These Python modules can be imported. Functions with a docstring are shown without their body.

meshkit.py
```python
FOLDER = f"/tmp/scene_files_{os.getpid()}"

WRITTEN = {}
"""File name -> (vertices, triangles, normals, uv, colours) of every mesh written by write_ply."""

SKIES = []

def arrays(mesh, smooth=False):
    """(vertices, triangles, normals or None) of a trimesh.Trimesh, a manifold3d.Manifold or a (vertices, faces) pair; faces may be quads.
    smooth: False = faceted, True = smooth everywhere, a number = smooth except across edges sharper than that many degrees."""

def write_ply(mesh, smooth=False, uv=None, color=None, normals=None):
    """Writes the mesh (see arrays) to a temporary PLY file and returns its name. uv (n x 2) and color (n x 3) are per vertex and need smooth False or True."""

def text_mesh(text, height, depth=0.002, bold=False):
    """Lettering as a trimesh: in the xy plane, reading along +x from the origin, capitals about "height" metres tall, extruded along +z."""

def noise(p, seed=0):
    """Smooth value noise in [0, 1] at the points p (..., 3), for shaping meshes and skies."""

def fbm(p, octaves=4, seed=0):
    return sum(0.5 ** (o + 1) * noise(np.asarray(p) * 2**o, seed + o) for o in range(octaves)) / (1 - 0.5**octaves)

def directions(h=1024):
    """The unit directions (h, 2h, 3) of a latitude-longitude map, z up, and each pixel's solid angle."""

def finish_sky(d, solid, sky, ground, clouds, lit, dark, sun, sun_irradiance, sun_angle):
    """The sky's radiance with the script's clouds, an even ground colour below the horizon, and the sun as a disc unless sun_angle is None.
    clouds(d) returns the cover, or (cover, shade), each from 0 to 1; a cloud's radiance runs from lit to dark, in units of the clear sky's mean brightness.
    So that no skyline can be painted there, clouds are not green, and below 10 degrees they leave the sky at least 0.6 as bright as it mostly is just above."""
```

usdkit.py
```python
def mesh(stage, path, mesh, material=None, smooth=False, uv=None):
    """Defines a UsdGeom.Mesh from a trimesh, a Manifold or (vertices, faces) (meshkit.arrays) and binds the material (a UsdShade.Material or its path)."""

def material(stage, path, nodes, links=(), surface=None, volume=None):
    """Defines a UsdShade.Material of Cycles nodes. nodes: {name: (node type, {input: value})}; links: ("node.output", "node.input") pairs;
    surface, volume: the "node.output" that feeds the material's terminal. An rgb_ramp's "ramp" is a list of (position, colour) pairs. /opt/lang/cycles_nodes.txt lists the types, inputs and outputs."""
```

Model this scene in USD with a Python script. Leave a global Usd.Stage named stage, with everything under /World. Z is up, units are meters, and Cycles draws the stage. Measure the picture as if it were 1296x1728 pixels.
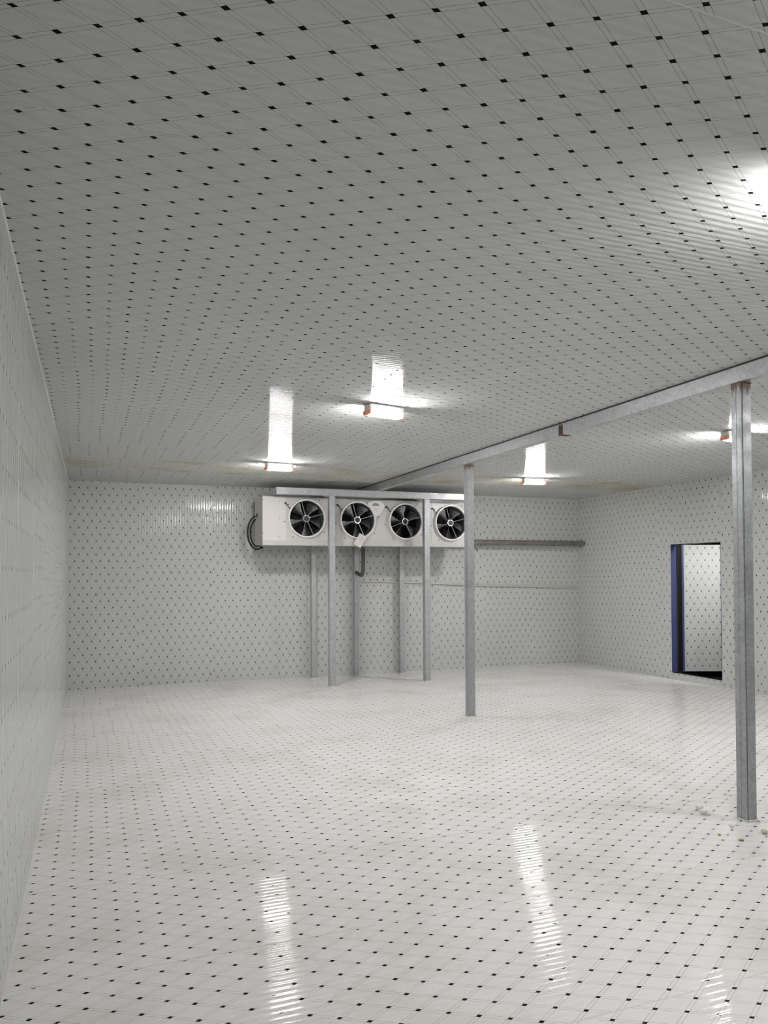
import math, random
import numpy as np, trimesh, usdkit
from shapely.geometry import Polygon, Point, box as sbox
from pxr import Gf, Sdf, Usd, UsdGeom, UsdShade, Vt
import meshkit

random.seed(7)
rng = np.random.default_rng(7)
stage = Usd.Stage.CreateInMemory()
UsdGeom.SetStageUpAxis(stage, UsdGeom.Tokens.z)
UsdGeom.SetStageMetersPerUnit(stage, 1.0)
world = UsdGeom.Xform.Define(stage, '/World')
stage.SetDefaultPrim(world.GetPrim())

# ---------------------------------------------------------------- camera and light levels
EXPOSURE = 2.92
LAMP_STRENGTH = 42.0
CAM_Z, F_PX, YAW, PITCH, ROLL, SHIFT_PX = 1.6, 1280.13, 0.3681, 0.0202, -0.0048, 80.98
cam = UsdGeom.Camera.Define(stage, '/World/camera')
cam.CreateHorizontalApertureAttr(36.0)
cam.CreateVerticalApertureAttr(48.0)
cam.CreateFocalLengthAttr(F_PX / 1296 * 36)
cam.CreateVerticalApertureOffsetAttr(SHIFT_PX / 1296 * 36)
cam.CreateClippingRangeAttr(Gf.Vec2f(0.02, 100))
cam.CreateExposureAttr(EXPOSURE)
_c, _s = math.cos(YAW), math.sin(YAW)
_R, _fw, _u = np.array([_c, -_s, 0]), np.array([_s, _c, 0]), np.array([0, 0, 1.0])
_F = math.cos(PITCH) * _fw + math.sin(PITCH) * _u
_U = -math.sin(PITCH) * _fw + math.cos(PITCH) * _u
_R2 = math.cos(ROLL) * _R + math.sin(ROLL) * _U
_U2 = -math.sin(ROLL) * _R + math.cos(ROLL) * _U
cam.AddTransformOp().Set(Gf.Matrix4d(*_R2, 0, *_U2, 0, *(-_F), 0, 0, 0, CAM_Z, 1))

# ---------------------------------------------------------------- room dimensions
XL, XR, YF, YB, H = -0.312, 8.256, -3.6, 11.594, 2.964
TH = 0.10                                       # sandwich panel thickness

# ---------------------------------------------------------------- helpers
used = {}


def numbered(parent, name):
    k = (parent, name)
    n = used.get(k, -1) + 1
    used[k] = n
    return name if n == 0 else f'{name}_{n:03d}'


def path_of(parent):
    return '/World' if parent is None else str(parent.GetPath())


def tag(p, label=None, cat=None, group=None, kind=None):
    for k, v in (('label', label), ('category', cat), ('group', group), ('kind', kind)):
        if v:
            p.SetCustomDataByKey(k, v)
    return p


def thing(name, label, cat, loc=(0, 0, 0), rotz=0, group=None, kind=None):
    x = UsdGeom.Xform.Define(stage, '/World/' + numbered('/World', name))
    x.AddTranslateOp().Set(Gf.Vec3d(*map(float, loc)))
    x.AddRotateZOp().Set(float(rotz))
    return tag(x.GetPrim(), label, cat, group, kind)


def obj(name, mesh, mat, parent=None, smooth=30, uv=None):
    pp = path_of(parent)
    m = usdkit.mesh(stage, f'{pp}/{numbered(pp, name)}', mesh, mat, smooth=smooth, uv=uv)
    return m.GetPrim()


def copy_of(src, label, loc, rotz=0):
    r = thing(src.GetName().rstrip('_0123456789'), label, src.GetCustomDataByKey('category'), loc, rotz, src.GetCustomDataByKey('group'))
    r.GetReferences().AddInternalReference(src.GetPath())
    r.SetInstanceable(True)
    return r


def bx(x0, x1, y0, y1, z0, z1, b=0.003):
    """A box with chamfered edges."""
    lo, hi = np.array([x0, y0, z0], float), np.array([x1, y1, z1], float)
    b = min(b, 0.45 * (hi - lo).min())
    pts = []
    for sx in (0, 1):
        for sy in (0, 1):
            for sz in (0, 1):
                s = np.array([sx, sy, sz])
                corner, inward = np.where(s, hi, lo), np.where(s, -b, b)
                for k in range(3):
                    q = corner + inward
                    q[k] = corner[k]
                    pts.append(q)
    return trimesh.convex.convex_hull(np.array(pts))


def cat(ms):
    return trimesh.util.concatenate(ms)


def rod(a, b, r, n=12):
    return trimesh.creation.cylinder(radius=r, segment=np.array([a, b], float), sections=n)


def tube(pts, r, n=10, closed_ends=True):
    """A swept round tube along points."""
    p = np.asarray(pts, float)
    t = np.gradient(p, axis=0)
    t /= np.linalg.norm(t, axis=1, keepdims=True)
    ref = np.array([0, 0, 1.0]) if abs(t[0][2]) < 0.9 else np.array([1.0, 0, 0])
    v, u = [], np.cross(t[0], ref)
    for i in range(len(p)):
        u = u - t[i] * (u @ t[i])
        u /= np.linalg.norm(u)
        w = np.cross(t[i], u)
        for k in range(n):
            a = 2 * math.pi * k / n
            v.append(p[i] + r * (math.cos(a) * u + math.sin(a) * w))
    f = []
    for i in range(len(p) - 1):
        for k in range(n):
            a, b2 = i * n + k, i * n + (k + 1) % n
            f += [[a, b2, b2 + n], [a, b2 + n, a + n]]
    v += [p[0], p[-1]]
    for k in range(n):
        f += [[len(v) - 2, (k + 1) % n, k], [len(v) - 1, (len(p) - 1) * n + k, (len(p) - 1) * n + (k + 1) % n]]
    m = trimesh.Trimesh(np.array(v), np.array(f), process=False)
    trimesh.repair.fix_normals(m)
    return m


def lathe_y(profile, n=48):
    """Closed profile of (radius, y) turned about the y axis."""
    pr = np.asarray(profile, float)
    k, v, f = len(pr), [], []
    for i in range(n):
        a = 2 * math.pi * i / n
        for r, y in pr:
            v.append([r * math.cos(a), y, r * math.sin(a)])
    for i in range(n):
        for j in range(k):
            a, b = i * k + j, i * k + (j + 1) % k
            c, d = ((i + 1) % n) * k + (j + 1) % k, ((i + 1) % n) * k + j
            f += [[a, b, c], [a, c, d]]
    m = trimesh.Trimesh(np.array(v), np.array(f), process=False)
    trimesh.repair.fix_normals(m)
    return m


def extrude_xz(poly, y0, y1):
    """A shapely polygon in (x, z) given depth from y0 to y1."""
    m = trimesh.creation.extrude_polygon(poly, y1 - y0, engine='earcut')
    v = m.vertices
    m2 = trimesh.Trimesh(np.column_stack([v[:, 0], y0 + v[:, 2], v[:, 1]]), m.faces, process=False)
    trimesh.repair.fix_normals(m2)
    return m2


# ---------------------------------------------------------------- materials
LOOKS = '/World/Looks'


def mat(name, nodes, links=(), surface='p.BSDF'):
    return usdkit.material(stage, f'{LOOKS}/{name}', nodes, links, surface=surface)


def plain(name, color, rough=0.5, metal=0.0, **kw):
    return mat(name, {'p': ('principled_bsdf', {'base_color': color, 'roughness': rough, 'metallic': metal, **kw})})


def film(name, color, dirt, rough, dirt_amount, spec=0.035):
    """Printed plastic film: a lattice of twin hairlines with a black block at every crossing. uv = lattice coordinates."""
    D, LW = 0.071, 0.0056
    n = {'tc': ('texture_coordinate', {}), 'sep': ('separate_xyz', {}), 'geo': ('geometry', {})}
    l = [('tc.UV', 'sep.vector')]
    for a in 'xy':
        n |= {f'add{a}': ('math', {'math_type': 'add', 'value2': 0.5}), f'fr{a}': ('math', {'math_type': 'fraction'}),
              f'sub{a}': ('math', {'math_type': 'subtract', 'value2': 0.5}), f'abs{a}': ('math', {'math_type': 'absolute'}),
              f'in{a}': ('math', {'math_type': 'less_than', 'value2': D}),
              f'ed{a}': ('math', {'math_type': 'subtract', 'value2': D}), f'eda{a}': ('math', {'math_type': 'absolute'}),
              f'ln{a}': ('math', {'math_type': 'less_than', 'value2': LW})}
        l += [(f'sep.{a}', f'add{a}.value1'), (f'add{a}.value', f'fr{a}.value1'), (f'fr{a}.value', f'sub{a}.value1'), (f'sub{a}.value', f'abs{a}.value1'),
              (f'abs{a}.value', f'in{a}.value1'), (f'abs{a}.value', f'ed{a}.value1'), (f'ed{a}.value', f'eda{a}.value1'), (f'eda{a}.value', f'ln{a}.value1')]
    n |= {'sq': ('math', {'math_type': 'multiply'}), 'lines': ('math', {'math_type': 'maximum'}), 'linesw': ('math', {'math_type': 'multiply', 'value2': 0.66}),
          'ink': ('math', {'math_type': 'maximum'}),
          'nz': ('noise_texture', {'scale': 1.3, 'detail': 5.0, 'roughness': 0.62}), 'nr': ('map_range', {'from_min': 0.48, 'from_max': 0.75, 'to_min': 0.0, 'to_max': dirt_amount, 'clamp': True}),
          'base': ('mix', {'color1': color, 'color2': dirt}), 'fin': ('mix', {'color2': (0.012, 0.012, 0.013)}),
          'nz2': ('noise_texture', {'scale': 6.0, 'detail': 3.0}), 'rr': ('map_range', {'from_min': 0.35, 'from_max': 0.7, 'to_min': rough * 0.8, 'to_max': rough * 1.35, 'clamp': True}),
          'p': ('principled_bsdf', {'specular_ior_level': spec})}
    l += [('inx.value', 'sq.value1'), ('iny.value', 'sq.value2'), ('lnx.value', 'lines.value1'), ('lny.value', 'lines.value2'), ('lines.value', 'linesw.value1'),
          ('sq.value', 'ink.value1'), ('linesw.value', 'ink.value2'), ('geo.position', 'nz.vector'), ('nz.fac', 'nr.value'), ('nr.result', 'base.fac'),
          ('base.color', 'fin.color1'), ('ink.value', 'fin.fac'), ('fin.color', 'p.base_color'), ('geo.position', 'nz2.vector'), ('nz2.fac', 'rr.value'), ('rr.result', 'p.roughness')]
    return mat(name, n, l)


FILM = (0.655, 0.67, 0.655)
M_floor = film('film_floor', (0.91, 0.895, 0.88), (0.62, 0.57, 0.50), 0.06, 0.5, 0.06)
M_ceil = film('film_ceiling', (0.585, 0.60, 0.585), (0.50, 0.50, 0.47), 0.075, 0.35, 0.004)
M_ceil_stain = film('film_ceiling_yellowed', (0.59, 0.585, 0.535), (0.42, 0.36, 0.22), 0.10, 1.0, 0.004)
M_wall = film('film_wall', FILM, (0.60, 0.60, 0.56), 0.09, 0.30, 0.16)
M_seal = plain('joint_sealant', (0.72, 0.715, 0.69), 0.5)
M_core = plain('panel_core', (0.72, 0.70, 0.62), 0.8)


def zinc(name, rust_z=None, grey=(0.44, 0.455, 0.465), rough=0.47):
    n = {'geo': ('geometry', {}), 'v': ('voronoi_texture', {'scale': 55.0}), 'nz': ('noise_texture', {'scale': 9.0, 'detail': 4.0}),
         'bw': ('rgb_to_bw', {}), 'sp': ('map_range', {'to_min': 0.78, 'to_max': 1.08}), 'st': ('map_range', {'from_min': 0.3, 'from_max': 0.7, 'to_min': 0.92, 'to_max': 1.06}),
         'mul': ('math', {'math_type': 'multiply'}), 'col': ('mix', {'mix_type': 'multiply', 'fac': 1.0, 'color1': grey}), 'cc': ('combine_xyz', {}),
         'rg': ('map_range', {'from_min': 0.3, 'from_max': 0.7, 'to_min': rough - 0.08, 'to_max': rough + 0.12}), 'p': ('principled_bsdf', {'metallic': 0.6})}
    l = [('geo.position', 'v.vector'), ('geo.position', 'nz.vector'), ('v.color', 'bw.color'), ('bw.val', 'sp.value'), ('nz.fac', 'st.value'), ('sp.result', 'mul.value1'), ('st.result', 'mul.value2'),
         ('mul.value', 'cc.x'), ('mul.value', 'cc.y'), ('mul.value', 'cc.z'), ('cc.vector', 'col.color2'), ('nz.fac', 'rg.value')]
    if rust_z is None:
        l += [('col.color', 'p.base_color'), ('rg.result', 'p.roughness')]
    else:
        n |= {'sep': ('separate_xyz', {}), 'zr': ('map_range', {'from_min': rust_z - 0.16, 'from_max': rust_z, 'to_min': 0.0, 'to_max': 1.0, 'clamp': True}),
              'mp': ('mapping', {'scale': (60.0, 60.0, 7.0)}), 'rn': ('noise_texture', {'scale': 1.0, 'detail': 3.0}), 'rs': ('math', {'math_type': 'add'}),
              'rm': ('map_range', {'from_min': 1.08, 'from_max': 1.32, 'to_min': 0.0, 'to_max': 0.85, 'clamp': True}),
              'rc': ('mix', {'color2': (0.20, 0.13, 0.07)}), 'inv': ('math', {'math_type': 'subtract', 'value1': 0.6, 'use_clamp': True}), 'rgh': ('math', {'math_type': 'maximum'})}
        l += [('geo.position', 'sep.vector'), ('sep.z', 'zr.value'), ('geo.position', 'mp.vector'), ('mp.vector', 'rn.vector'), ('rn.fac', 'rs.value1'), ('zr.result', 'rs.value2'),
              ('rs.value', 'rm.value'), ('col.color', 'rc.color1'), ('rm.result', 'rc.fac'), ('rc.color', 'p.base_color'), ('rm.result', 'inv.value2'), ('inv.value', 'p.metallic'),
              ('rg.result', 'rgh.value1'), ('rm.result', 'rgh.value2'), ('rgh.value', 'p.roughness')]
    return mat(name, n, l)


M_zinc = zinc('galvanised_steel', grey=(0.56, 0.575, 0.585))
M_zinc_rust = zinc('galvanised_steel_rusty_top', rust_z=2.852)
M_rust = mat('rust', {'geo': ('geometry', {}), 'nz': ('noise_texture', {'scale': 60.0, 'detail': 4.0}), 'r': ('rgb_ramp', {'ramp': [(0.3, (0.05, 0.03, 0.02)), (0.55, (0.15, 0.085, 0.04)), (0.8, (0.30, 0.21, 0.12))]}),
                      'p': ('principled_bsdf', {'roughness': 0.85})}, [('geo.position', 'nz.vector'), ('nz.fac', 'r.fac'), ('r.color', 'p.base_color')])
M_white = plain('white_enamel', (0.64, 0.625, 0.60), 0.32)
M_lit_end = plain('white_lit_end', (0.74, 0.715, 0.69), 0.4)  # paler than the front panel: lamplight on its ends put into the colour
M_ring = plain('white_ring_enamel', (0.86, 0.855, 0.84), 0.3)
M_duct = plain('fan_duct_shade', (0.13, 0.135, 0.14), 0.45, 0.3)  # dark colour paints the shade inside a pale duct
M_galv_pan = plain('pan_grey', (0.62, 0.62, 0.60), 0.35)
M_blade = mat('fan_blade_metal', {'geo': ('geometry', {}), 'nz': ('noise_texture', {'scale': 25.0, 'detail': 3.0}), 'r': ('rgb_ramp', {'ramp': [(0.3, (0.20, 0.205, 0.215)), (0.7, (0.46, 0.47, 0.48))]}),
                                  'p': ('principled_bsdf', {'roughness': 0.3, 'metallic': 0.85})}, [('geo.position', 'nz.vector'), ('nz.fac', 'r.fac'), ('r.color', 'p.base_color')])
M_dark = plain('dark_coil', (0.012, 0.012, 0.013), 0.7)
M_black = plain('black_rubber', (0.012, 0.012, 0.013), 0.45)
M_motor = plain('motor_black', (0.04, 0.04, 0.045), 0.4, 0.4)
M_chrome = plain('bright_wire', (0.62, 0.63, 0.64), 0.25, 1.0)
M_blue = plain('navy_blue_paint', (0.085, 0.10, 0.23), 0.4)
M_pipe = mat('insulation_grey_brown', {'geo': ('geometry', {}), 'nz': ('noise_texture', {'scale': 7.0, 'detail': 5.0}), 'r': ('rgb_ramp', {'ramp': [(0.3, (0.15, 0.14, 0.125)), (0.75, (0.26, 0.24, 0.215))]}),
                                       'p': ('principled_bsdf', {'roughness': 0.6})}, [('geo.position', 'nz.vector'), ('nz.fac', 'r.fac'), ('r.color', 'p.base_color')])
M_drain = plain('drain_lagging', (0.085, 0.08, 0.07), 0.6)
M_pale = plain('pale_plastic_pipe', (0.66, 0.62, 0.55), 0.4)
M_paper = plain('white_paper', (0.80, 0.76, 0.74), 0.7)
M_card = plain('white_card', (0.90, 0.89, 0.90), 0.5)
M_ink = plain('grey_print', (0.16, 0.16, 0.18), 0.6)
M_cardgrey = plain('grey_card_print', (0.38, 0.36, 0.35), 0.6)
M_foam = mat('foam_crumb', {'geo': ('geometry', {}), 'nz': ('noise_texture', {'scale': 90.0, 'detail': 3.0}), 'r': ('rgb_ramp', {'ramp': [(0.3, (0.50, 0.44, 0.32)), (0.7, (0.74, 0.70, 0.60))]}),
                            'p': ('principled_bsdf', {'roughness': 0.9})}, [('geo.position', 'nz.vector'), ('nz.fac', 'r.fac'), ('r.color', 'p.base_color')])
M_foam_y = plain('yellow_foam', (0.50, 0.39, 0.16), 0.9)
M_orange = plain('orange_plastic', (0.85, 0.33, 0.16), 0.4)
M_lampbase = plain('lamp_base_white', (0.78, 0.76, 0.75), 0.4)
M_concrete = plain('dark_concrete', (0.014, 0.014, 0.015), 0.9)  # passage darkness is put into the colour
M_lamp = mat('lamp_diffuser', {'e': ('emission', {'color': (1.0, 0.985, 0.985), 'strength': LAMP_STRENGTH})}, surface='e.emission')

# ---------------------------------------------------------------- the room's panels
PL, PW = 0.1905, 0.1145                           # print repeat along and across a panel
RIB, SLOPE = 0.0382, 0.040                        # rolled profile of the panel skin


_th = np.linspace(0, 2 * math.pi, 721)
_sn = np.sin(_th)
_slope = SLOPE * np.tanh(2.5 * _sn) / math.tanh(2.5) + 0.045 * _sn ** 21      # shallow ridges, a little steeper along their creases


def table(slope):
    h = np.concatenate([[0], np.cumsum((slope[1:] + slope[:-1]) / 2) * (_th[1] / (2 * math.pi) * RIB)])
    return h - h.mean(), slope


PROFILES = [table(_slope), table(0.11 * _sn * np.abs(_sn) ** 1.2)]


def ribs_at(w, w0, kind=0):
    t = (2 * math.pi * (w - w0) / RIB) % (2 * math.pi)
    h, sl = PROFILES[kind]
    return np.interp(t, _th, h), np.interp(t, _th, sl)


def panel(parent, material, origin, ldir, wdir, ndir, l0, l1, w0, w1, phase, name='panel', seg=14, lsegs=14, warp=0.0006, profile=0):
    """One sandwich panel: l runs along it, w across it, ndir points into the room. phase = (l, w) of one printed block."""
    o, L, W, N = (np.asarray(a, float) for a in (origin, ldir, wdir, ndir))
    g, ch = 0.001, 0.002
    a, b = w0 + g, w1 - g
    nw = max(8, int((b - a) / RIB * seg))
    ws, ls = np.linspace(a + ch, b - ch, nw + 1), np.linspace(l0, l1, lsegs + 1)
    h, sl = ribs_at(ws, w0, profile)
    seed = rng.uniform(0, 100)
    tilt = rng.uniform(-1, 1) * 0.0015
    LL, WW = np.meshgrid(ls, ws, indexing='ij')
    wav = lambda l, w: warp * (np.sin(l * 2.1 + seed) + np.sin(l * 4.7 + w * 3 + 2 * seed) * 0.5) * np.ones_like(w)
    e = 1e-3
    hgt = h[None, :] + wav(LL, WW) + tilt * (WW - (a + b) / 2)
    dl = (wav(LL + e, WW) - wav(LL - e, WW)) / (2 * e)
    dw = sl[None, :] + tilt + (wav(LL, WW + e) - wav(LL, WW - e)) / (2 * e)
    V = o + LL[..., None] * L + WW[..., None] * W + hgt[..., None] * N
    NN = N - dl[..., None] * L - dw[..., None] * W
    NN /= np.linalg.norm(NN, axis=-1, keepdims=True)
    verts, norms, lw = [V.reshape(-1, 3)], [NN.reshape(-1, 3)], [np.stack([LL, WW], -1).reshape(-1, 2)]
    faces = []
    k = nw + 1
    for i in range(lsegs):
        for j in range(nw):
            q = [i * k + j, i * k + j + 1, (i + 1) * k + j + 1, (i + 1) * k + j]
            faces += [[q[0], q[1], q[2]], [q[0], q[2], q[3]]]
    base = len(verts[0])

    def strip(p0, p1, n, lw0, lw1):
        nonlocal base
        m = len(p0)
        verts.append(np.vstack([p0, p1]))
        norms.append(np.tile(n, (2 * m, 1)))
        lw.append(np.vstack([lw0, lw1]))
        for i in range(m - 1):
            faces.extend([[base + i, base + i + 1, base + m + i + 1], [base + i, base + m + i + 1, base + m + i]])
        base += 2 * m

    for side, w_in, w_out, j in ((-1, a + ch, a, 0), (1, b - ch, b, -1)):
        edge = V[:, j]
        outer = o + ls[:, None] * L + w_out * W + (-0.003) * N
        n = (N + side * W) / math.sqrt(2)
        strip(edge, outer, n, np.column_stack([ls, np.full_like(ls, w_in)]), np.column_stack([ls, np.full_like(ls, w_out)]))
        back = outer - (TH - 0.003) * N
        strip(outer, back, side * W, np.column_stack([ls, np.full_like(ls, w_out)]), np.column_stack([ls, np.full_like(ls, w_out + side * 0.05)]))
    for i, side in ((0, -1), (-1, 1)):                      # the cut ends
        strip(V[i], V[i] - TH * N, side * L, np.stack([LL[i], WW[i]], -1), np.stack([LL[i] + side * 0.05, WW[i]], -1))
    cb = [o + l * L + w * W - TH * N for l in (l0, l1) for w in (a, b)]
    strip(np.array([cb[0], cb[1]]), np.array([cb[2], cb[3]]), -N, np.array([[l0, a], [l0, b]]), np.array([[l1, a], [l1, b]]))
    V2, N2, LW, Fc = np.vstack(verts), np.vstack(norms), np.vstack(lw), np.array(faces)
    fn = np.cross(V2[Fc[:, 1]] - V2[Fc[:, 0]], V2[Fc[:, 2]] - V2[Fc[:, 0]])
    flip = (fn * N2[Fc].sum(1)).sum(1) < 0
    Fc[flip] = Fc[flip][:, ::-1]
    uv = np.stack([(LW[:, 0] - phase[0]) / PL + (LW[:, 1] - phase[1]) / PW, (LW[:, 0] - phase[0]) / PL - (LW[:, 1] - phase[1]) / PW], 1)
    pp = path_of(parent)
    m = UsdGeom.Mesh.Define(stage, f'{pp}/{numbered(pp, name)}')
    m.CreatePointsAttr(Vt.Vec3fArray.FromNumpy(V2.astype(np.float32)))
    m.CreateFaceVertexCountsAttr(Vt.IntArray.FromNumpy(np.full(len(Fc), 3, np.int32)))
    m.CreateFaceVertexIndicesAttr(Vt.IntArray.FromNumpy(Fc.astype(np.int32).ravel()))
    m.CreateSubdivisionSchemeAttr('none')
    m.CreateNormalsAttr(Vt.Vec3fArray.FromNumpy(N2.astype(np.float32)))
    m.SetNormalsInterpolation('vertex')
    UsdGeom.PrimvarsAPI(m).CreatePrimvar('st', Sdf.ValueTypeNames.TexCoord2fArray, 'vertex').Set(Vt.Vec2fArray.FromNumpy(uv.astype(np.float32)))
    UsdShade.MaterialBindingAPI.Apply(m.GetPrim()).Bind(material)
    return m.GetPrim()


def seam(parent, origin, ldir, wdir, ndir, l0, l1, w, half=0.0018, proud=-0.0008):
    """Sealant in the joint between two panels."""
    o, L, W, N = (np.asarray(a, float) for a in (origin, ldir, wdir, ndir))
    c = [o + l * L + (w + sw * half) * W + n * N for l in (l0, l1) for sw in (-1, 1) for n in (-0.02, proud)]
    obj('joint_seal', trimesh.convex.convex_hull(np.array(c)), M_seal, parent, smooth=False)


X, Y, Z = np.eye(3)
frac = lambda v: v - math.floor(v)


def rand_phase(w0):
    return (rng.uniform(0, PL), w0 + 0.025 + rng.uniform(0, 0.012))


# floor: panels lie along x, one behind the other in y
floor = thing('floor', 'white film-covered panel floor printed with a lattice of black blocks', 'floor', kind='structure')
fl = [2.32 + 0.9625 * k for k in range(-6, 10)]
fl = [YF] + [y for y in fl if YF + 0.05 < y < YB - 0.05] + [YB]
known = {2.32: (1.604, 2.422), 3.2825: (2.782, 3.325), 1.3575: (2.321, 2.279), 4.245: (1.623, 4.9625)}
for a, b in zip(fl, fl[1:]):
    ph = next((v for k, v in known.items() if abs(k - a) < 0.01), None) or rand_phase(a)
    panel(floor, M_floor, (0, 0, 0), X, Y, Z, XL - 0.03, XR + 0.03, a, b + 0.05 * (b == YB), ph, warp=0.0005)
    if a != fl[0]:
        seam(floor, (0, 0, 0), X, Y, Z, XL, XR, a)

ceiling = thing('ceiling', 'glossy white film-covered panel ceiling printed with small black blocks', 'ceiling', kind='structure')
cl = [2.39 + 0.976 * k for k in range(-6, 10)]
cl = [YF] + [y for y in cl if YF + 0.05 < y < YB - 0.05] + [YB]
known = {1.414: (0.011, 1.98), 2.39: (-0.109, 2.487)}
for a, b in zip(cl, cl[1:]):
    ph = next((v for k, v in known.items() if abs(k - a) < 0.01), None) or rand_phase(a)
    panel(ceiling, M_ceil_stain if 9.1 < a < 9.4 else M_ceil, (0, 0, H), X, Y, -Z, XL - 0.03, XR + 0.03, a, b + 0.05 * (b == YB), ph, warp=0.0004, profile=1)
    if a != cl[0]:
        seam(ceiling, (0, 0, H), X, Y, -Z, XL, XR, a)

wall_back = thing('wall_back', 'far wall of upright white film panels with black lattice print', 'wall', kind='structure')
bl = [XL, 0.672, 1.69, 2.636, 3.57, 4.50, 5.42, 6.30, 7.28, XR]
for a, b in zip(bl, bl[1:]):
    panel(wall_back, M_wall, (0, YB, 0), Z, X, -Y, -0.03, H + 0.03, a - 0.05 * (a == XL), b + 0.05 * (b == XR), (0.488, -0.2256) if a == XL else rand_phase(a), lsegs=8)
    if a != XL:
        seam(wall_back, (0, YB, 0), Z, X, -Y, 0, H, a)

D0, D1, DZ0, DZ1 = 8.25, 9.235, 0.105, 2.05       # the doorway in the right-hand wall
wall_right = thing('wall_right', 'right wall of upright white film panels around the doorway', 'wall', kind='structure')
rl = [YB, 10.484, 9.525] + [D1] + [D0 - 0.97 * k for k in range(0, 13)]
rl = [y for y in rl if y > YF + 0.05] + [YF]
for b, a in zip(rl, rl[1:]):
    ph = rand_phase(a)
    if b == D1:
        panel(wall_right, M_wall, (XR, 0, 0), Z, Y, -X, 0, DZ0, a, b, ph, lsegs=2)
        panel(wall_right, M_wall, (XR, 0, 0), Z, Y, -X, DZ1, H, a, b, ph, lsegs=4)
    else:
        panel(wall_right, M_wall, (XR, 0, 0), Z, Y, -X, -0.03, H + 0.03, a, b + 0.05 * (b == YB), (0.0493, 7.521) if b == D0 else ph, lsegs=8)
    if b not in (YB, D1, D0):
        seam(wall_right, (XR, 0, 0), Z, Y, -X, 0, H, b)

wall_left = thing('wall_left', 'glossy left wall of upright film panels seen at a grazing angle', 'wall', kind='structure')
ll = [YB - 0.97 * k for k in range(0, 20)]
ll = [y for y in ll if y > YF + 0.05] + [YF]
for b, a in zip(ll, ll[1:]):
    panel(wall_left, M_wall, (XL, 0, 0), Z, Y, X, -0.03, H + 0.03, a, b + 0.05 * (b == YB), rand_phase(a), lsegs=8)
    if b != YB:
        seam(wall_left, (XL, 0, 0), Z, Y, X, 0, H, b)

wall_front = thing('wall_front', 'near end wall of white film panels behind the viewer', 'wall', kind='structure')
for k in range(9):
    w = (XR - XL) / 9
    panel(wall_front, M_wall, (0, YF, 0), Z, X, Y, 0, H, XL + k * w, XL + (k + 1) * w, rand_phase(XL + k * w), lsegs=6)

# sealant beads in the corners of the room


def bead(label, a, b, r=0.006):
    n = 60
    t = np.linspace(0, 1, n)[:, None]
    p = np.asarray(a) * (1 - t) + np.asarray(b) * t
    p = p + (meshkit.noise(np.column_stack([np.arange(n) * 0.7, np.full(n, 3.1), np.full(n, r * 100)]), 5)[:, None] - 0.5) * 0.003
    return tag(obj(numbered('/World', 'trim_1x')[:5] + str(len(beads) + 1), tube(p, r, 8), M_seal), label, 'sealant bead', kind='structure')


beads = []
for lab, a, b in (('white sealant bead where the left wall meets the floor', (XL, YF, 0), (XL, YB, 0)),
                  ('white sealant bead where the left wall meets the ceiling', (XL, YF, H), (XL, YB, H)),
                  ('white sealant bead along the foot of the far wall', (XL, YB, 0), (XR, YB, 0)),
                  ('white sealant bead along the foot of the right wall', (XR, YF, 0), (XR, YB, 0))):
    beads.append(bead(lab, a, b))

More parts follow.
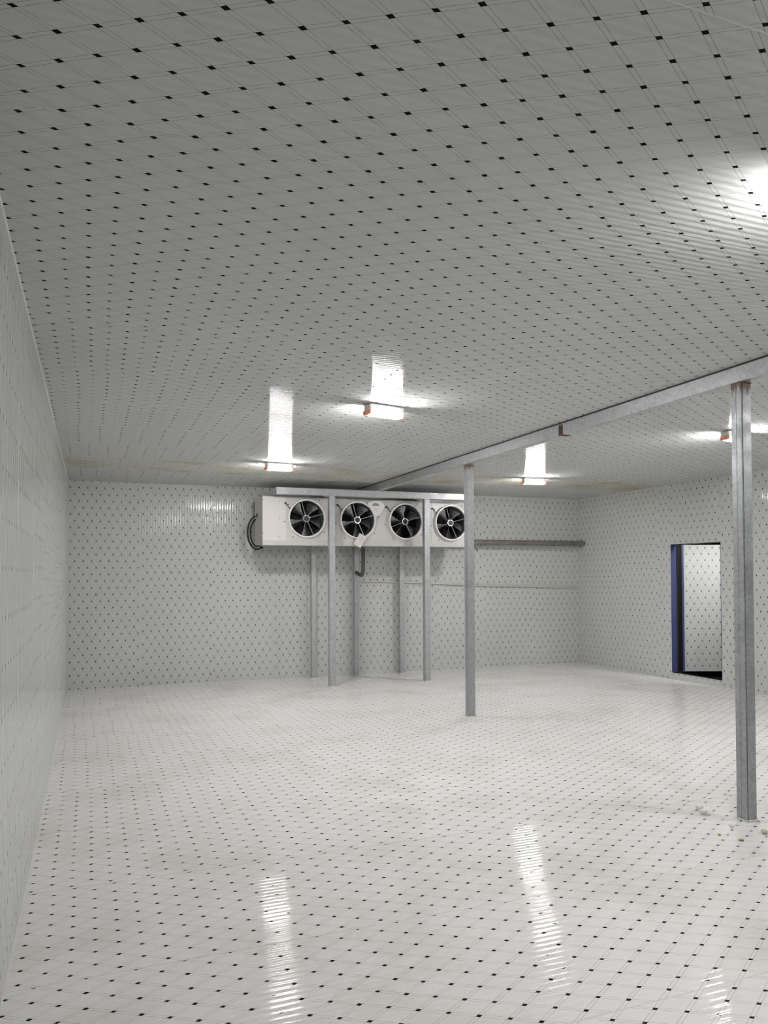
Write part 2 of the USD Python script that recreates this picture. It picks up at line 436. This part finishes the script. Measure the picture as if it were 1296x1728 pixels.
# ---------------------------------------------------------------- doorway and the swung-open leaf
door = thing('door_1', 'open cold-room doorway in the right wall with navy blue jamb and film-faced leaf', 'door', (XR, D1, 0), kind='structure')
ox = lambda m: m.apply_translation((-XR, -D1, 0))
jt = 0.006
obj('jamb', ox(bx(XR - 0.001, XR + TH, D1 - jt, D1, DZ0, DZ1, 0.001)), M_blue, door)
obj('jamb', ox(bx(XR - 0.001, XR + TH, D0, D0 + jt, DZ0, DZ1, 0.001)), M_blue, door)
obj('head_lining', ox(bx(XR - 0.001, XR + TH, D0, D1, DZ1 - jt, DZ1, 0.001)), M_black, door)
obj('sill', ox(bx(XR - 0.003, XR + TH, D0, D1, DZ0 - 0.012, DZ0, 0.002)), M_zinc, door)
obj('gasket', ox(bx(XR + TH, XR + TH + 0.10, D1 - 0.025, D1 + 0.06, DZ0 - 0.02, DZ1 + 0.02, 0.012)), M_black, door)
ld = np.array([math.cos(YAW), -math.sin(YAW), 0.0])       # the leaf stands open at this angle
ln = np.array([-math.sin(YAW), -math.cos(YAW), 0.0])
lo = np.array([0.205, 0.0, 0.0])
trimv = [lo + ld * s + ln * t + Z * z for s in (0, 0.032) for t in (0.004, -0.09) for z in (DZ0 - 0.01, DZ1 + 0.01)]
obj('leaf_edge', trimesh.convex.convex_hull(np.array(trimv)), M_blue, door, smooth=False)
panel(door, M_wall, lo, Z, ld, ln, DZ0, DZ1 - 0.005, 0.034, 1.02, (0.19, 0.075), name='leaf', lsegs=8, warp=0.002)
lk = [lo + ld * s + ln * t + Z * z for s in (1.02, 1.04) for t in (0.0, -0.09) for z in (DZ0 - 0.01, DZ1 + 0.01)]
obj('leaf_edge', trimesh.convex.convex_hull(np.array(lk)), M_blue, door, smooth=False)

# the space outside the door, coloured near-black to look unlit despite its lamp
outside = thing('passage', 'space beyond the doorway, coloured near-black to look unlit', 'passage', (XR + TH, 5.5, 0), kind='structure')
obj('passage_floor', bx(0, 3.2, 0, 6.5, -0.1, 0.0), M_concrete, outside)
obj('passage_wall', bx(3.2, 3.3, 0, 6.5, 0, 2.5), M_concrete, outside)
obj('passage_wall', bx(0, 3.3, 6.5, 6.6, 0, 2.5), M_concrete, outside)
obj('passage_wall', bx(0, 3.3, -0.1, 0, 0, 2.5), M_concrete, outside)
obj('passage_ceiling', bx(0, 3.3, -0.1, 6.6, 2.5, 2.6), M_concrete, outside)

# ---------------------------------------------------------------- beam and columns
CW = 0.085
BX0, BZ0 = 3.93, 2.852                             # beam's left face and underside
beam = thing('ceiling_beam', 'long galvanised steel box beam fixed along the ceiling on two columns', 'beam', (BX0 + CW / 2, 0, BZ0))
hb = H - 0.008 - BZ0
JY = 5.76                                          # joint between the two lengths
obj('beam_length', bx(-CW / 2, CW / 2, YF + 0.02, JY, 0, hb, 0.004), M_zinc, beam)
obj('beam_length', bx(-CW / 2, CW / 2, JY + 0.004, YB - 0.02, 0, hb, 0.004), M_zinc, beam)
tag(obj('weld_joint', bx(-CW / 2 - 0.002, CW / 2 + 0.002, JY - 0.03, JY + 0.035, -0.002, hb - 0.012, 0.002), M_rust, beam), 'rust-brown welded joint')
obj('gap_shadow_strip', bx(-CW / 2 - 0.003, CW / 2 - 0.01, YF + 0.02, YB - 0.02, hb - 0.001, hb + 0.007, 0.001), M_black, beam)  # black strip paints the shadow gap between beam and ceiling


def column(label, x, y, ztop, w, grooves, material, group=None):
    t = thing('steel_column', label, 'column', (x, y, 0), group=group)
    h = w / 2
    r = 0.004
    poly = Polygon([(-h, -h), (h, -h), (h, h), (-h, h)]).buffer(-r).buffer(r, quad_segs=3)
    if grooves:
        poly = poly.difference(sbox(-h - 0.01, -0.004, -h + 0.0015, 0.0015)).difference(sbox(-h + 0.006, -h - 0.01, -h + 0.0125, -h + 0.006))
    obj('shaft', trimesh.creation.extrude_polygon(poly, ztop - 0.002, engine='earcut'), material, t)
    ring = []
    for k in range(121):
        s = k / 120 * 4
        e, q = int(s) % 4, s - int(s)
        c = [(-h, -h), (h, -h), (h, h), (-h, h), (-h, -h)]
        px, py = (c[e][i] * (1 - q) + c[e + 1][i] * q for i in (0, 1))
        n = meshkit.noise(np.array([[k * 0.45, x, y]]), 3)[0]
        ring.append((px * (1.04 + 0.12 * n), py * (1.04 + 0.12 * n), 0.002 + 0.006 * n))
    obj('foot_sealant', tube(ring, 0.007, 6), M_seal, t)
    if ztop > 2.8:
        obj('weld_bead', bx(-h + 0.004, h + 0.004, -h - 0.004, h, ztop - 0.010, ztop - 0.001, 0.003), M_rust, t)
    return t


PX = BX0 + CW / 2
column('nearest galvanised column, standing in front of the right wall, with a grooved corner seam', PX + 0.012, 3.748 + CW / 2, BZ0, CW, True, M_zinc_rust)
column('middle galvanised column standing in front of the right end of the fan unit', PX + 0.04, 7.66 + CW / 2, BZ0, CW, False, M_zinc_rust)

# ---------------------------------------------------------------- frame that carries the fan unit
FY = 10.46
frame = thing('cooler_support_frame', 'galvanised box-section frame with five legs carrying the four-fan unit', 'frame', (4.0, FY, 0))
fo = lambda m: m.apply_translation((-4.0, -FY, 0))
FZ0, FZ1 = 2.752, 2.85
obj('front_beam', fo(bx(2.42, 5.46, FY, FY + 0.09, FZ0, FZ1, 0.004)), M_zinc, frame)
obj('rear_beam', fo(bx(2.42, 5.46, 11.44, 11.53, FZ0, FZ1, 0.004)), M_zinc, frame)
for x in (3.22, 4.70):
    obj('cross_beam', fo(bx(x - 0.04, x + 0.04, FY + 0.09, 11.44, FZ0 + 0.01, FZ1, 0.004)), M_zinc, frame)
for x, y, w in ((3.195, FY, 0.088), (4.695, FY, 0.088), (3.20, 11.44, 0.075), (3.905, 11.44, 0.075), (4.69, 11.44, 0.075)):
    p = obj('leg', fo(bx(x, x + w, y, y + w, 0.0, FZ0, 0.004)), M_zinc, frame)
    fs = [(x - 0.004, y - 0.004, 0.004), (x + w + 0.004, y - 0.004, 0.003), (x + w + 0.004, y + w + 0.004, 0.004), (x - 0.004, y + w + 0.004, 0.003), (x - 0.004, y - 0.004, 0.004)]
    obj('foot_sealant', fo(cat([rod(a, b, 0.007, 6) for a, b in zip(fs, fs[1:])])), M_seal, p)

# ---------------------------------------------------------------- the four-fan unit cooler
UX0, UX1, UY0, UY1, UZ0, UZ1 = 2.284, 5.60, 10.75, 11.30, 2.094, 2.745
unit = thing('unit_cooler', 'long white ceiling-hung cooler with four round fans in a row', 'cooler', (UX0, UY0, UZ0))
uo = lambda m: m.apply_translation((-UX0, -UY0, -UZ0))
FANS = [(2.932, 2.436), (3.720, 2.430), (4.496, 2.424), (5.268, 2.420)]
RO, RI = 0.283, 0.258
face = sbox(UX0, UZ0, UX1, UZ1)
for fx, fz in FANS:
    face = face.difference(Point(fx, fz).buffer(RI + 0.004, quad_segs=16))
obj('front_panel', uo(extrude_xz(face, UY0, UY0 + 0.004)), M_white, unit)
obj('end_plate', uo(bx(UX0, UX0 + 0.006, UY0 + 0.004, UY1, UZ0, UZ1, 0.001)), M_white, unit)
obj('end_plate', uo(bx(UX1 - 0.006, UX1, UY0 + 0.004, UY1, UZ0, UZ1, 0.001)), M_white, unit)
obj('top_plate', uo(bx(UX0 + 0.006, UX1 - 0.006, UY0 + 0.004, UY1, UZ1 - 0.006, UZ1, 0.001)), M_white, unit)
cb = obj('coil', uo(bx(UX0 + 0.04, UX1 - 0.04, UY0 + 0.26, UY1 - 0.005, UZ0 + 0.01, UZ1 - 0.01, 0.002)), M_dark, unit)
fins = [bx(x, x + 0.002, UY0 + 0.252, UY0 + 0.262, UZ0 + 0.02, UZ1 - 0.02, 0.0005) for x in np.arange(UX0 + 0.06, UX1 - 0.06, 0.012)]
tag(obj('fins', uo(cat(fins)), M_dark, cb, smooth=False), kind='stuff')
pan = Polygon([(UY0 + 0.002, UZ0), (UY1, UZ0), (UY1, UZ0 - 0.04), (UY0 + 0.06, UZ0 - 0.052), (UY0 + 0.004, UZ0 - 0.05)])
pm = trimesh.creation.extrude_polygon(pan, UX1 - UX0, engine='earcut')
pv = pm.vertices
pm = trimesh.Trimesh(np.column_stack([UX0 + pv[:, 2], pv[:, 0], pv[:, 1]]), pm.faces, process=False)
trimesh.repair.fix_normals(pm)
obj('drip_pan', uo(pm), M_galv_pan, unit, smooth=False)
obj('pan_lip', uo(bx(UX0, UX1, UY0 - 0.006, UY0 + 0.002, UZ0 - 0.052, UZ0 + 0.012, 0.002)), M_white, unit)
for x in (UX0 + 0.03, 3.22, 4.70, UX1 - 0.05):
    zt = FZ0 + 0.01 if 3 < x < 5 else UZ1 + 0.03
    obj('hanger_bracket', uo(cat([bx(x - 0.025, x + 0.025, UY0 + 0.02, UY0 + 0.06, UZ1, UZ1 + 0.006, 0.001), rod((x, UY0 + 0.04, UZ1), (x, UY0 + 0.04, zt), 0.008, 8)])), M_zinc, unit)
for j in (0, 1):
    obj('panel_joint', uo(bx(*(2 * [UX0 + 1.10 + 1.55 * j])[:1], UX0 + 1.104 + 1.55 * j, UY0 - 0.001, UY0 + 0.001, UZ0 + 0.012, UZ1, 0.0004)), M_cardgrey, unit)
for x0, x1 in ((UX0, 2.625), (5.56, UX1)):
    tag(obj('lit_end_patch', uo(bx(x0, x1, UY0 - 0.003, UY0, UZ0 + 0.013, UZ1, 0.001)), M_lit_end, unit), 'added paler sheet painting the lit end of the front panel')  # added sheets, lighter in colour where lamplight falls on the panel ends
# fixing screws
for fx, fz in [(UX0 + 0.245, UZ1 - 0.07), (UX0 + 0.245, UZ0 + 0.07), (UX0 + 0.245, UZ0 + 0.34), (UX0 + 0.012, UZ1 - 0.05), (UX0 + 0.012, UZ0 + 0.12)]:
    obj('screw', uo(rod((fx, UY0 - 0.004, fz), (fx, UY0 + 0.002, fz), 0.006, 8)), M_motor, unit)


def blade(phi, r0=0.05, r1=0.243, half=0.31, twist=0.05):
    """One curved fan blade as a thin solid plate."""
    nr, na = 8, 7
    top, bot = [], []
    for i in range(nr + 1):
        t = i / nr
        r = r0 + (r1 - r0) * t
        hw = half * (0.62 + 0.55 * t) * (1 if t < 0.93 else 0.93)
        for j in range(na + 1):
            s = j / na * 2 - 1
            a = phi + s * hw
            y = s * twist * (0.45 + 0.75 * t) + 0.012 * (s * s)
            top.append((r * math.cos(a), y - 0.0015, r * math.sin(a)))
            bot.append((r * math.cos(a), y + 0.0015, r * math.sin(a)))
    k, n = na + 1, (nr + 1) * (na + 1)
    f = []
    for i in range(nr):
        for j in range(na):
            q = [i * k + j, i * k + j + 1, (i + 1) * k + j + 1, (i + 1) * k + j]
            f += [[q[0], q[1], q[2]], [q[0], q[2], q[3]], [n + q[0], n + q[2], n + q[1]], [n + q[0], n + q[3], n + q[2]]]
    rim = [j for j in range(k)] + [i * k + na for i in range(1, nr + 1)] + [nr * k + j for j in range(na - 1, -1, -1)] + [i * k for i in range(nr - 1, 0, -1)]
    for a, b in zip(rim, rim[1:] + rim[:1]):
        f += [[a, b, n + b], [a, n + b, n + a]]
    m = trimesh.Trimesh(np.array(top + bot), np.array(f), process=False)
    trimesh.repair.fix_normals(m)
    return m


STARTS = [-85, -84, -112, -86]
for (fx, fz), st in zip(FANS, STARTS):
    c = np.array([fx, UY0, fz]) - np.array([UX0, UY0, UZ0])
    at = lambda m: m.apply_translation(c)
    rim = lathe_y([(RO, -0.001), (RO, -0.045), (RO - 0.004, -0.052), (RI + 0.004, -0.052), (RI, -0.046), (RI, -0.001)], 64)
    ring = obj('fan_ring', at(rim), M_ring, unit)
    obj('flange', at(lathe_y([(RO + 0.03, 0.001), (RO + 0.03, -0.003), (RO - 0.002, -0.003), (RO - 0.002, 0.001)], 48)), M_white, ring)
    tag(obj('duct', at(lathe_y([(RI, -0.02), (RI + 0.004, -0.02), (RI + 0.004, 0.20), (RI, 0.20)], 48)), M_duct, ring), 'duct inside the ring, coloured dark grey as shade')
    for k in range(5):
        b = blade(math.radians(st + 72 * k))
        b.apply_translation((0, 0.075, 0))
        obj('fan_blade', at(b), M_blade, ring)
    obj('hub', at(lathe_y([(0.001, 0.12), (0.058, 0.12), (0.06, 0.09), (0.056, 0.035), (0.001, 0.032)], 24)), M_blade, ring)
    tag(obj('motor', at(lathe_y([(0.001, 0.0), (0.034, 0.0), (0.038, -0.004), (0.05, -0.004), (0.054, 0.004), (0.054, 0.03), (0.001, 0.03)], 28)), M_motor, ring), 'black motor cap')
    obj('motor_rim', at(lathe_y([(0.040, -0.002), (0.052, -0.002), (0.052, -0.008), (0.040, -0.008)], 28)), M_chrome, ring)
    for a in (108, 17, -68, 200):
        a = math.radians(a)
        d = np.array([math.cos(a), 0, math.sin(a)])
        obj('strut', at(rod(d * 0.05 + (0, 0.0, 0), d * (RI + 0.002) + (0, -0.03, 0), 0.006, 8)), M_chrome, ring)
    for a in (45, 135, 225, 315, 180, 0):
        a = math.radians(a + 9)
        d = np.array([math.cos(a), 0, math.sin(a)]) * (RO + 0.055)
        if abs(d[2] + fz - 0.5 * (UZ0 + UZ1)) < 0.31:
            obj('screw', at(rod(d + (0, -0.005, 0), d + (0, 0.002, 0), 0.008, 8)), M_motor, ring)
    g = np.array([-0.315, -0.012, 0.215])
    cab = [g, g + (0.015, -0.012, -0.02), g + (0.05, -0.016, -0.062), g + (0.075, -0.02, -0.085), g + (0.10, -0.02, -0.10)]
    tag(obj('motor_cable', at(cat([tube(cab, 0.0055, 8), rod(g + (0, 0.016, 0), g + (0, -0.016, 0), 0.014, 10)])), M_black, ring), 'short black cable and gland')

# cable loop at the unit's left end
hose = thing('cable_loop', 'thick black cable looping out of the left end of the fan unit', 'cable', (UX0, 11.12, 2.3))
for dr, dy in ((0, 0), (0.045, 0.03)):
    pts = []
    for k in range(25):
        a = math.radians(100 + 195 * k / 24)
        pts.append((-0.005 + (0.135 - dr) * math.cos(a) * (1.05 if k < 20 else 1), dy - 0.02, -0.062 + (0.245 - dr) * math.sin(a)))
    pts.append((pts[-1][0] + 0.03, pts[-1][1], -0.288 + dr * 0.3))
    obj('cable', tube(pts, 0.0135, 10), M_black, hose)
obj('gland', bx(-0.012, 0.0, -0.03, 0.03, 0.165, 0.225, 0.004), M_black, hose)

# printed card and paper tag
card = thing('printed_card', 'white fan-shaped card with grey half-moon, upper right of the second fan', 'card', (4.01, UY0 - 0.056, 2.60))
cp = Polygon([(-0.135, 0.085), (-0.10, 0.105), (-0.02, 0.118), (0.06, 0.115), (0.10, 0.09), (0.122, 0.04), (0.055, -0.075), (0.01, -0.10), (-0.045, -0.092), (-0.07, -0.04)]).buffer(0.006)
obj('sheet', extrude_xz(cp, 0, 0.003), M_card, card)
hm = Polygon([(0.058 * math.cos(a) - 0.015, 0.045 + 0.047 * math.sin(a)) for a in np.linspace(0, math.pi, 16)])
obj('half_moon', extrude_xz(hm, -0.0008, 0.0), M_cardgrey, card)
for k in range(2):
    obj('print_line', bx(-0.03, 0.01, -0.0006, 0, 0.0 - 0.02 * k, 0.005 - 0.02 * k, 0.0002), M_cardgrey, card)

tg = thing('paper_tag', 'crooked white paper tag hanging below the second fan from the left', 'tag', (3.793, UY0 - 0.066, 2.21))


def turn(m, deg):
    return m.apply_transform(trimesh.transformations.rotation_matrix(math.radians(deg), (0, 1, 0)))


sh = obj('sheet', turn(bx(-0.062, 0.062, 0, 0.0015, -0.20, -0.01, 0.0004), 31), M_paper, tg)
obj('string', rod((0, 0.001, -0.018), (-0.01, 0.02, 0.035), 0.002, 6), M_paper, tg)
for k, (x0, x1) in enumerate(((-0.02, 0.05), (0.0, 0.05), (-0.03, 0.02), (-0.01, 0.02))):
    obj('print_line', turn(bx(x0, x1, -0.0008, 0.0, -0.055 - 0.022 * k, -0.051 - 0.022 * k, 0.0002), 31), M_ink, sh)

# ---------------------------------------------------------------- pipes on the far wall
pipe = thing('insulated_pipe', 'grey-brown insulated refrigerant pipe running from the fan unit to the corner', 'pipe', (UX1, 11.40, 2.15))
obj('lagging', rod((-0.3, 0, 0), (XR - UX1 - 0.05, 0, 0.004), 0.046, 20), M_pipe, pipe)
obj('end_collar', cat([rod((XR - UX1 - 0.09, 0, 0.004), (XR - UX1 - 0.05, 0, 0.004), 0.056, 20), rod((XR - UX1 - 0.05, 0, 0.004), (XR - UX1 - 0.001, 0, 0.004), 0.03, 16)]), M_pipe, pipe)
for x in (0.9, 2.0):
    obj('pipe_clip', cat([rod((x, 0, 0), (x + 0.02, 0, 0), 0.049, 20), bx(x, x + 0.02, 0.04, YB - 11.40, -0.01, 0.01, 0.001)]), M_pipe, pipe)
wire = tube([(5.98, 11.34, 2.11), (6.0, 11.33, 2.07), (6.04, 11.33, 2.03), (6.06, 11.34, 1.985)], 0.004, 6)
tag(obj('wire_end', wire, M_black), 'short loose black wire dangling under the insulated pipe', 'wire')

thin = thing('thin_pipe', 'thin pale plastic pipe sloping down along the far wall to the corner', 'pipe', (4.09, 11.57, 1.505))
pts = [np.array([4.1462 * t, 0, -0.159 * t + 0.006 * math.sin(9 * t)]) for t in np.linspace(0, 1, 24)]
obj('tube', tube(pts, 0.0125, 10), M_pale, thin)
for t in (0.12, 0.36, 0.6, 0.85):
    obj('pipe_clip', rod((4.1462 * t, 0, -0.159 * t + 0.006 * math.sin(9 * t)), (4.1462 * t + 0.018, 0, -0.159 * t + 0.006 * math.sin(9 * t)), 0.0165, 10), M_pale, thin)

drain = thing('drain_pipe', 'dark lagged drain pipe bent back to the wall under the second fan', 'pipe', (3.965, 11.18, UZ0 - 0.045))
dp = [(0, 0, 0), (0, 0, -0.2), (-0.005, 0, -0.38), (-0.008, 0.01, -0.42), (-0.014, 0.04, -0.447), (-0.02, 0.1, -0.44), (-0.028, 0.18, -0.42), (-0.034, 0.228, -0.405)]
obj('lagging', tube(dp, 0.029, 14), M_drain, drain)
obj('collar', rod((0, 0, -0.03), (0, 0, 0.0), 0.036, 16), M_pipe, drain)

# ---------------------------------------------------------------- lamps


def lamp(label, x, y, rot, z=H):
    t = thing('bulkhead_lamp', label, 'lamp', (x, y, z - 0.002), rot)
    obj('base', bx(-0.165, 0.165, -0.05, 0.05, -0.060, 0.0, 0.008), M_lampbase, t)
    d = trimesh.convex.convex_hull(np.vstack([bx(-0.148, 0.148, -0.046, 0.046, -0.068, -0.058, 0.003).vertices, bx(-0.142, 0.142, -0.036, 0.036, -0.090, -0.06, 0.006).vertices]))
    tag(obj('diffuser', d, M_lamp, t), 'glowing white diffuser')
    for s in (-1, 1):
        tag(obj('end_cap', bx(min(s * 0.149, s * 0.178), max(s * 0.149, s * 0.178), -0.047, 0.047, -0.088, -0.052, 0.008), M_orange, t), 'orange plastic end cap')
    obj('cable', tube([(-0.16, 0, -0.03), (-0.19, 0, -0.02), (-0.215, 0.0, -0.006), (-0.26, 0.0, -0.004)], 0.004, 6), M_lampbase, t)
    return t


lamp('glowing lamp with orange end caps in the middle of the ceiling, nearest one in view', 2.195, 5.67, 13)
lamp('glowing ceiling lamp in front of the left end of the fan unit', 2.115, 9.0, 7)
lamp('glowing ceiling lamp right of the fan unit, near the far right corner', 5.82, 9.2, -9)
lamp('ceiling lamp half hidden behind the nearest steel column', 5.79, 5.58, 10)
lamp('ceiling lamp just outside the right edge of the picture, near the viewer', 2.40, 1.78, 8)
lamp('ceiling lamp far outside the right edge of the picture', 5.8, 2.2, 0)

lamp('added unseen lamp on the passage ceiling, lighting the open door leaf', 8.60, 7.85, 0, 2.5)  # added fill lamp, out of view, brightens the door leaf
# ---------------------------------------------------------------- crumbs left on the floor


def crumb(label, x, y, size, flat, material, seed):
    m = trimesh.creation.icosphere(3, 1.0)
    v = m.vertices * (1 + 0.9 * (meshkit.fbm(m.vertices * 1.7 + seed * 11.3, 3, seed)[:, None] - 0.5))
    v = v * np.array([size, size * 0.6, size * flat])
    v[:, 2] -= v[:, 2].min()
    m.vertices = v
    o = thing('foam_crumb', label, 'crumb', (x, y, 0.001), seed * 47 % 360)
    obj('lump', m, material, o, smooth=True)
    return o


crumb('pale foam lump on the floor right of the nearest column foot', 3.868, 3.545, 0.030, 0.45, M_foam, 1)
crumb('whitish foam lump behind the left side of the nearest column', 3.84, 4.05, 0.028, 0.7, M_card, 2)
crumb('flat whitish scrap on the floor left of the nearest column', 3.80, 3.975, 0.030, 0.45, M_card, 3)
crumb('yellowish foam scrap in front of the nearest column foot', 3.64, 3.51, 0.018, 0.2, M_foam_y, 4)
crumb('small tan crumb left of the yellowish foam scrap', 3.585, 3.62, 0.014, 0.3, M_foam_y, 5)
crumb('small white crumb touching the front of the nearest column foot', 3.76, 3.70, 0.016, 0.7, M_card, 6)
